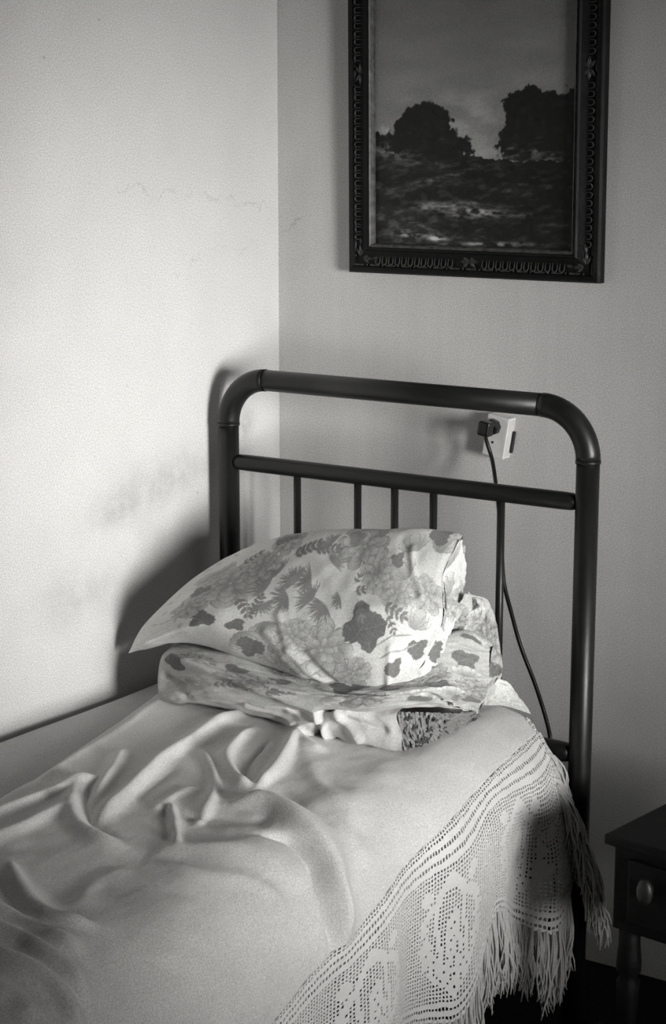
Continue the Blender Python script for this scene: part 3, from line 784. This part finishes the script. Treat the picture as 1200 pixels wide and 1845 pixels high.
printed('pillowcase_flap', MID_FLAP, 70, 130, mid, cm, .80, 1.0, .02, .95, .008, 6)
printed('pillowcase_corner', MID_CORNER, 50, 50, mid, ct, .02, .10, .1, .3, .002, 7)

# --- the plain one at the bottom
low = tag(empty('pillow', (0.48, -0.55, 0.63)), 'thin plain pillow with ruffled printed lining, lowest of the pile', 'pillow')
fl = np.array(LOW_NET); nl = fl.shape[1]
bl = np.stack([fl[2] + np.array([0, .10, .004]), fl[2] + np.array([0, .20, -.02]), fl[0] + np.array([0, .22, .006]), fl[0] + np.array([0, .08, 0.0])])
for q in bl: q[:, 1] = np.minimum(q[:, 1], -0.38)
def low_wr(U, v):
    x, y = U * .55, v * .09
    w = 0.006 * fbm(x * 14, y * 22, 21, 3)
    for (x0, y0, x1, y1, A, s) in ((.30, .09, .36, .0, .012, .010), (.33, .09, .33, .0, -.010, .008), (.36, .08, .44, .02, .008, .010), (.22, .09, .32, .04, -.008, .008), (.12, .08, .24, .03, .006, .010), (.40, .06, .50, .05, -.006, .012), (.27, .02, .31, .0, .008, .01)):
        L2 = (x1 - x0) ** 2 + (y1 - y0) ** 2; t = np.clip(((x - x0) * (x1 - x0) + (y - y0) * (y1 - y0)) / L2, 0, 1)
        d = np.hypot(x - x0 - t * (x1 - x0), y - y0 - t * (y1 - y0)); w = w + A * np.exp(-(d / s) ** 2)
    return w * sstep(0, .04, U)
_, S = pillow('pillowcase', fl, bl, M_PLAIN, low, 240, 80, 40, None, low_wr)
cr_ = Cloth(0.2, 0.12, 0.20, seed=15)
for kk in range(34):
    cr_.bigleaf(cr_.r.uniform(0, .2), cr_.r.uniform(0, .12), .018, cr_.r.uniform(0, 6), .06 if kk % 2 else .34)
A_, v_, u_ = patch(LOW_RUFFLE, 150, 70, 0.0)
rf = fbm(v_ * 16, u_ * 3, 44, 3); rf2 = fbm(v_ * 34, u_ * 7, 46, 3)
A_ = A_ + np.stack([0.012 * rf + 0.005 * rf2, -0.010 * rf2 - .006 * rf, 0.006 * rf2 * (1 - u_)], -1) * sstep(0, .05, v_)[..., None]
ru = part('ruffle', grid_mesh('ruffle', A_, False, cr_.sample(v_, u_)), M_PRINT, low)
ru['label'] = 'ruffled dark printed lining edge'

# ------------------------------------------------------------------ picture in a carved frame
PX0, PX1, PZ0, PZ1 = 0.200, 0.789, 1.428, 2.25      # outer edges of the frame
FW, FT = 0.062, 0.034
pic = tag(empty('framed_painting', ((PX0 + PX1) / 2, 0, PZ0)), 'dark landscape painting in a carved black frame on the back wall', 'painting')
parts_pic = []
def pp(name, me, mat, smooth=False):
    o = part(name, me, mat, pic, smooth); parts_pic.append(o); return o
# moulding profile: distance inwards from the outer edge, height off the wall
PROF = [(0, 0.0), (0, 0.018), (0.004, 0.024), (0.010, 0.026), (0.0135, 0.024), (0.0155, 0.017), (0.020, 0.0165), (0.034, 0.0195), (0.047, 0.026), (0.050, 0.030), (0.0535, 0.030), (0.055, 0.024), (0.055, 0.0)]
def miter(a, b, inward):                              # one frame member between outer corners a and b
    d = (Vector(b) - Vector(a)).normalized(); inn = Vector(inward); V, Fc = [], []
    for (w, h) in PROF:
        V.append(Vector(a) + inn * w + d * w + Vector((0, -h, 0))); V.append(Vector(b) + inn * w - d * w + Vector((0, -h, 0)))
    for i in range(len(PROF) - 1): Fc.append((2 * i, 2 * i + 1, 2 * i + 3, 2 * i + 2))
    return pydata('frame_member', V, Fc)
cs = [(PX0, -0.002, PZ0), (PX1, -0.002, PZ0), (PX1, -0.002, PZ1), (PX0, -0.002, PZ1)]
inw = [(0, 0, 1), (-1, 0, 0), (0, 0, -1), (1, 0, 0)]
members = [pp('frame_member', miter(cs[i], cs[(i + 1) % 4], inw[i]), M_FRAME) for i in range(4)]
for i in range(4):                                    # pale gilt fillet inside
    a, b = Vector(cs[i]), Vector(cs[(i + 1) % 4]); d = (b - a).normalized(); n = Vector(inw[i])
    V, Fc = [], []
    for (w, h) in ((0.0545, 0.010), (0.0545, 0.0255), (0.057, 0.028), (0.060, 0.0255), (0.0625, 0.018), (0.0625, 0.010)):
        V += [a + n * w + d * w + Vector((0, -h, 0)), b + n * w - d * w + Vector((0, -h, 0))]
    pp('gilt_fillet', pydata('gilt_fillet', V, [(2 * k, 2 * k + 1, 2 * k + 3, 2 * k + 2) for k in range(5)]), M_FILLET)

# carved flutes: a raised loop, open towards the picture, repeated along every member
def u_loop(L, W, r):
    pts = [(-L / 2, 0, W)]
    for k in range(9):
        th = math.pi / 2 - math.pi * k / 8; pts.append((L / 2 - W + W * math.cos(th), 0, W * math.sin(th)))
    pts.append((-L / 2, 0, -W))
    rr = [r * .5] + [r] * 9 + [r * .5]
    return tube_me('carved_flute', pts, rr, 6)
me_u = u_loop(0.0300, 0.0052, 0.0014); me_u.materials.append(M_CARVE)
me_u.polygons.foreach_set('use_smooth', [True] * len(me_u.polygons))
me_core = lathe_me('core', [(0.0003, -0.009), (0.0016, -0.006), (0.0018, 0.004), (0.0004, 0.008)], 6, Matrix.Rotation(math.pi / 2, 4, 'Y'))
# leaf of the corner and centre ornaments
def leaf_me(name, L, W, H):
    V, Fc = [], []
    for i in range(7):
        t = i / 6; w = W * (math.sin(math.pi * min(1, t * 1.02 + .02)) ** .8); h = H * math.sin(math.pi * t) + .0004
        V += [(t * L, 0, -w), (t * L, -h, -w * .35), (t * L, -h * .45, 0), (t * L, -h, w * .35), (t * L, 0, w)]
    for i in range(6):
        for k in range(4): Fc.append((i * 5 + k, (i + 1) * 5 + k, (i + 1) * 5 + k + 1, i * 5 + k + 1))
    return pydata(name, V, Fc)
me_leaf = leaf_me('carved_leaf', 0.024, 0.0045, 0.0028); me_leaf.materials.append(M_CARVE)
me_bead = lathe_me('bead', [(0.0008, -0.0125), (0.0024, -0.0110), (0.0026, 0.0), (0.0024, 0.0110), (0.0008, 0.0125)], 8); me_bead.materials.append(M_CARVE)
me_dot = lathe_me('bead', [(0.0006, -0.0022), (0.0022, -0.0011), (0.0022, 0.0011), (0.0006, 0.0022)], 8); me_dot.materials.append(M_CARVE)
def place(name, me, M, parent):
    o = bpy.data.objects.new(name, me); COL.objects.link(o); o.parent = parent
    o.matrix_parent_inverse = parent.matrix_world.inverted(); o.matrix_world = M; return o
bpy.context.view_layer.update()
for i in range(4):
    a, b = Vector(cs[i]), Vector(cs[(i + 1) % 4]); d = (b - a).normalized(); n = Vector(inw[i]); Ln = (b - a).length; par = members[i]
    # local frame: x outwards from the picture, y off the wall reversed, z along the member
    R = Matrix((tuple(-n), (0, 1, 0), tuple((-n).cross(Vector((0, 1, 0)))))).transposed().to_4x4()
    s = 0.075; mid_s = Ln / 2; pitchF = 0.0160
    while s < Ln - 0.072:
        if abs(s - mid_s) > 0.028:
            M = Matrix.Translation(a + d * s + n * 0.0335 + Vector((0, -0.0205, 0))) @ R @ Matrix.Rotation(-0.22, 4, 'Z')
            place('carved_flute', me_u, M, par)
        s += pitchF
    for c_s, angs in ((mid_s, (0, .8, -.8, math.pi, math.pi - .8, math.pi + .8)),):
        for an in angs:
            dirv = (d * math.cos(an) + n * math.sin(an) * .8)
            B = Matrix.Translation(a + d * (c_s) + n * 0.0325 + Vector((0, -0.0205, 0))) @ Matrix((tuple(dirv), (0, 1, 0), tuple(dirv.cross(Vector((0, 1, 0)))))).transposed().to_4x4()
            place('carved_leaf', me_leaf, B, par)
    for sg_, o_ in ((1, 0.0), (-1, Ln)):
        for an, off in ((.0, .042), (.55, .036), (-.55, .036), (.2, .058)):
            dirv = (d * sg_ * math.cos(an) + n * math.sin(an)).normalized()
            B = Matrix.Translation(a + d * (o_ + sg_ * off) + n * (0.030) + Vector((0, -0.0195, 0))) @ Matrix((tuple(dirv), (0, 1, 0), tuple(dirv.cross(Vector((0, 1, 0)))))).transposed().to_4x4()
            place('carved_leaf', me_leaf, B @ Matrix.Scale(.8, 4), par)
    s = 0.026
    while s < Ln - 0.02:
        for dm, o_ in ((me_bead, 0), (me_dot, 0.0195)):
            B = Matrix.Translation(a + d * (s + o_) + n * 0.0168 + Vector((0, -0.0185, 0))) @ d.to_track_quat('Z', 'Y').to_matrix().to_4x4()
            place('bead', dm, B, par)
        s += 0.039

# the painted canvas: sky, two trees, a slope running down to water
cx0, cx1, cz0, cz1 = PX0 + 0.058, PX1 - 0.058, PZ0 + 0.058, PZ1 - 0.058
NXp, NZp = 330, 480
gx, gz = np.meshgrid(np.linspace(0, 1, NXp), np.linspace(0, 1, NZp))
W_ = cx1 - cx0; H_ = cz1 - cz0
mx, mz = gx * W_, gz * H_                              # metres from the lower left corner of the canvas
cl = fbm(mx * 16, mz * 34, 33, 5)
sky = 0.235 + 0.04 * fbm(mx * 7, mz * 30, 31, 4) - 0.085 * sstep(.30, .62, mz)
sky += np.exp(-((mx - .20) / .13) ** 2 - ((mz - .25) / .07) ** 2) * (0.04 + 0.22 * np.clip(cl, -.2, 1))
sky += 0.12 * np.exp(-((mx - .255) / .05) ** 2 - ((mz - .190) / .012) ** 2) + 0.16 * np.exp(-((mx - .030) / .030) ** 2 - ((mz - .236) / .010) ** 2) * np.clip(.6 + 2 * fbm(mx * 60, mz * 60, 3, 3), 0, 1.5)
edge = 0.018 * fbm(mx * 34, mz * 34, 41, 4) + 0.012 * fbm(mx * 110, mz * 110, 43, 3)
def blob(cx, cz, rx, rz): return 1 - np.hypot((mx - cx) / rx, (mz - cz) / rz)
t1 = np.maximum.reduce([blob(.120, .264, .050, .030), blob(.092, .242, .046, .028), blob(.152, .240, .040, .042), blob(.122, .226, .082, .036), blob(.14, .205, .10, .030)]) * .055 + edge
t2 = np.maximum.reduce([blob(.350, .270, .042, .048), blob(.368, .292, .036, .032), blob(.340, .225, .040, .034), blob(.42, .255, .065, .055), blob(.47, .262, .05, .06), blob(.40, .210, .105, .05)]) * .07 + edge * 1.3
ridge = np.interp(mx, [0, .03, .06, .12, .165, .20, .25, .30, .5], [.236, .232, .226, .222, .216, .196, .180, .177, .177])
hill = ridge - mz + edge * .5
# ground: dark scrub worked in short strokes, paler where the path and the water catch the light
br = fbm(mx * 40 + mz * 18, mz * 120 - mx * 22, 51, 5); br2 = fbm(mx * 110, mz * 210, 53, 4)
gnd = 0.013 + 0.040 * sstep(.0, .55, br) + 0.020 * np.clip(br2, 0, 1)
gnd *= 0.55 + 0.9 * sstep(-.25, .35, fbm(mx * 11, mz * 26, 57, 3))
def dab(cx, cz, rx, rz, v, o, sl=0.0):
    dz = mz - cz - sl * (mx - cx)
    return 2.3 * v * np.exp(-((mx - cx) / rx) ** 2 - (dz / rz) ** 2) * np.clip(.35 + 1.9 * fbm(mx * 60, mz * 170, o, 4), 0, 1.8)
gnd += dab(.045, .196, .05, .014, .075, 61) + dab(.10, .180, .06, .012, .040, 62, -.1)
gnd += dab(.20, .150, .09, .005, .045, 63, .28) + dab(.13, .135, .07, .004, .03, 59, .2)
gnd += dab(.245, .073, .05, .010, .17, 64) + dab(.150, .082, .05, .010, .09, 65) + dab(.33, .070, .05, .005, .05, 66) + dab(.22, .090, .04, .006, .08, 58)
gnd += dab(.155, .018, .016, .004, .45, 67) + dab(.095, .026, .05, .010, .11, 68) + dab(.27, .010, .09, .004, .13, 69, .03) + dab(.11, .045, .05, .004, .06, 70, -.3)
gnd *= 1 - .6 * sstep(.27, .42, mx) * sstep(.03, .09, mz) * .9
# crowns melt into the ground below
f1 = sstep(.150, .205, mz + 0.05 * br); f2 = sstep(.110, .200, mz + 0.06 * br)
leafy = 0.0085 + 0.012 * np.clip(fbm(mx * 70, mz * 80, 71, 4), 0, 1)
pc = np.where(hill > 0, gnd, sky)
bank = (hill > 0) & (hill < 0.045)
pc = np.where(bank & (mx > .12), pc * .5, pc)
k2 = f2 * sstep(-.003, .004, t2); pc = leafy * k2 + pc * (1 - k2)
k1 = f1 * sstep(-.003, .004, t1); pc = leafy * k1 + pc * (1 - k1)
pc = np.clip(pc * (0.92 + .35 * (_rng.rand(*pc.shape) - .5)), .005, .6)
PG = np.stack([cx0 + mx, np.full(mx.shape, -0.0125) - 0.0006 * np.clip(fbm(mx * 80, mz * 80, 5, 2), 0, 1), cz0 + mz], -1)
pp('canvas', grid_mesh('canvas', PG, False, pc), M_PAINT)
pp('backing_board', box_me('backing_board', ((PX0 + PX1) / 2, -0.006, (PZ0 + PZ1) / 2), (PX1 - PX0 - .04, 0.006, PZ1 - PZ0 - .04)), M_NIGHT)
pic.rotation_euler = (math.radians(0.7), math.radians(0.0), 0)

# ------------------------------------------------------------------ wall socket, plug and flex
ro = Matrix.Rotation(math.radians(9), 3, 'Y')
sk_c = Vector((0.567, -0.015, 1.106))
sock = tag(empty('wall_socket', (0.566, 0, 1.098)), 'white raised wall socket behind the headboard with ribbed side', 'socket')
part('socket_box', box_me('socket_box', sk_c, (0.050, 0.030, 0.086), 0.002, 2, ro), M_PLASTIC, sock)
for kx in (-0.009, -0.003, 0.003, 0.009):
    c = sk_c + ro @ Vector((0.0255, kx, 0)); part('rib', box_me('rib', c, (0.0016, 0.0022, 0.078), 0, 1, ro), M_PLASTIC, sock)
part('screw', lathe_me('screw', [(0.0025, 0), (0.0025, 0.0012), (0.0008, 0.0016)], 10, Matrix.Translation(sk_c + ro @ Vector((-0.004, -0.015, -0.013))) @ Matrix.Rotation(math.pi / 2, 4, 'X')), M_BLACK, sock)
part('wall_gap', box_me('wall_gap', sk_c + ro @ Vector((0.029, 0.010, -0.008)), (0.0055, 0.007, 0.046), 0.001, 1, ro), M_BLACK, sock)
plug = tag(empty('power_plug', (0.56, -0.03, 1.125)), 'black plug and trailing flex in the white wall socket', 'plug')
pc_ = sk_c + ro @ Vector((-0.006, -0.015, 0.020))
part('plug_body', lathe_me('plug_body', [(0.012, 0), (0.0165, 0.001), (0.0172, 0.010), (0.0165, 0.016), (0.0135, 0.018), (0.0135, 0.020)], 8, Matrix.Translation(pc_) @ Matrix.Rotation(math.pi / 2, 4, 'X')), M_BLACK, plug)
part('plug_cap', box_me('plug_cap', pc_ + Vector((-0.002, -0.032, 0.0)), (0.027, 0.026, 0.031), 0.006, 3, ro), M_BLACK, plug)
cp = np.array([(0.556, -0.055, 1.115), (0.563, -0.058, 1.098), (0.578, -0.060, 1.06), (0.605, -0.09, 1.009), (0.640, -0.14, 0.966), (0.666, -0.175, 0.905), (0.675, -0.18, 0.842), (0.686, -0.17, 0.785), (0.705, -0.16, 0.711), (0.740, -0.16, 0.636), (0.772, -0.17, 0.569), (0.789, -0.18, 0.52), (0.80, -0.17, 0.40), (0.79, -0.15, 0.25), (0.77, -0.14, 0.10), (0.75, -0.15, 0.006)])
part('flex', tube_me('flex', [tuple(p) for p in catmull(cp, np.linspace(0, len(cp) - 1, 90))], 0.0042, 8), M_BLACK, plug, True)

# ------------------------------------------------------------------ bedside table
ns = tag(empty('bedside_table', (1.094, -0.577, 0)), 'low dark wooden bedside table with drawer pull and turned legs', 'table')
NWd, NDp, NZt = 0.40, 0.32, 0.535
def nb(name, c, s, bev, mat=M_NIGHT): return link(name, box_me(name, c, s, bev), mat, ns)
nb('table_top', (NWd / 2, NDp / 2, NZt - 0.009), (NWd, NDp, 0.018), 0.004)
nb('case', (NWd / 2, NDp / 2 + 0.004, NZt - 0.018 - 0.0775), (NWd - 0.024, NDp - 0.026, 0.155), 0.003)
dr = nb('drawer_front', (NWd / 2, 0.013, NZt - 0.018 - 0.076), (NWd - 0.09, 0.012, 0.115), 0.004)
kb = link('drawer_pull', lathe_me('drawer_pull', [(0.006, 0), (0.007, 0.008), (0.013, 0.013), (0.0155, 0.019), (0.013, 0.025), (0.006, 0.028)], 18,
     Matrix.Translation((0.092, 0.007, NZt - 0.018 - 0.058)) @ Matrix.Scale(1.55, 4, (0, 0, 1)) @ Matrix.Rotation(math.pi / 2, 4, 'X')), M_KNOB, dr, True)
prof = [(0.011, 0), (0.013, 0.012), (0.012, 0.03), (0.015, 0.12), (0.019, 0.235), (0.021, 0.262), (0.015, 0.272), (0.022, 0.284), (0.022, 0.300), (0.019, 0.335), (0.019, 0.365)]
for lx in (0.036, NWd - 0.036):
    for ly in (0.036, NDp - 0.036):
        link('leg', lathe_me('leg', prof, 18, Matrix.Translation((lx, ly, 0))), M_NIGHT, ns, True)
ns.rotation_euler = (0, 0, math.radians(-7.5))
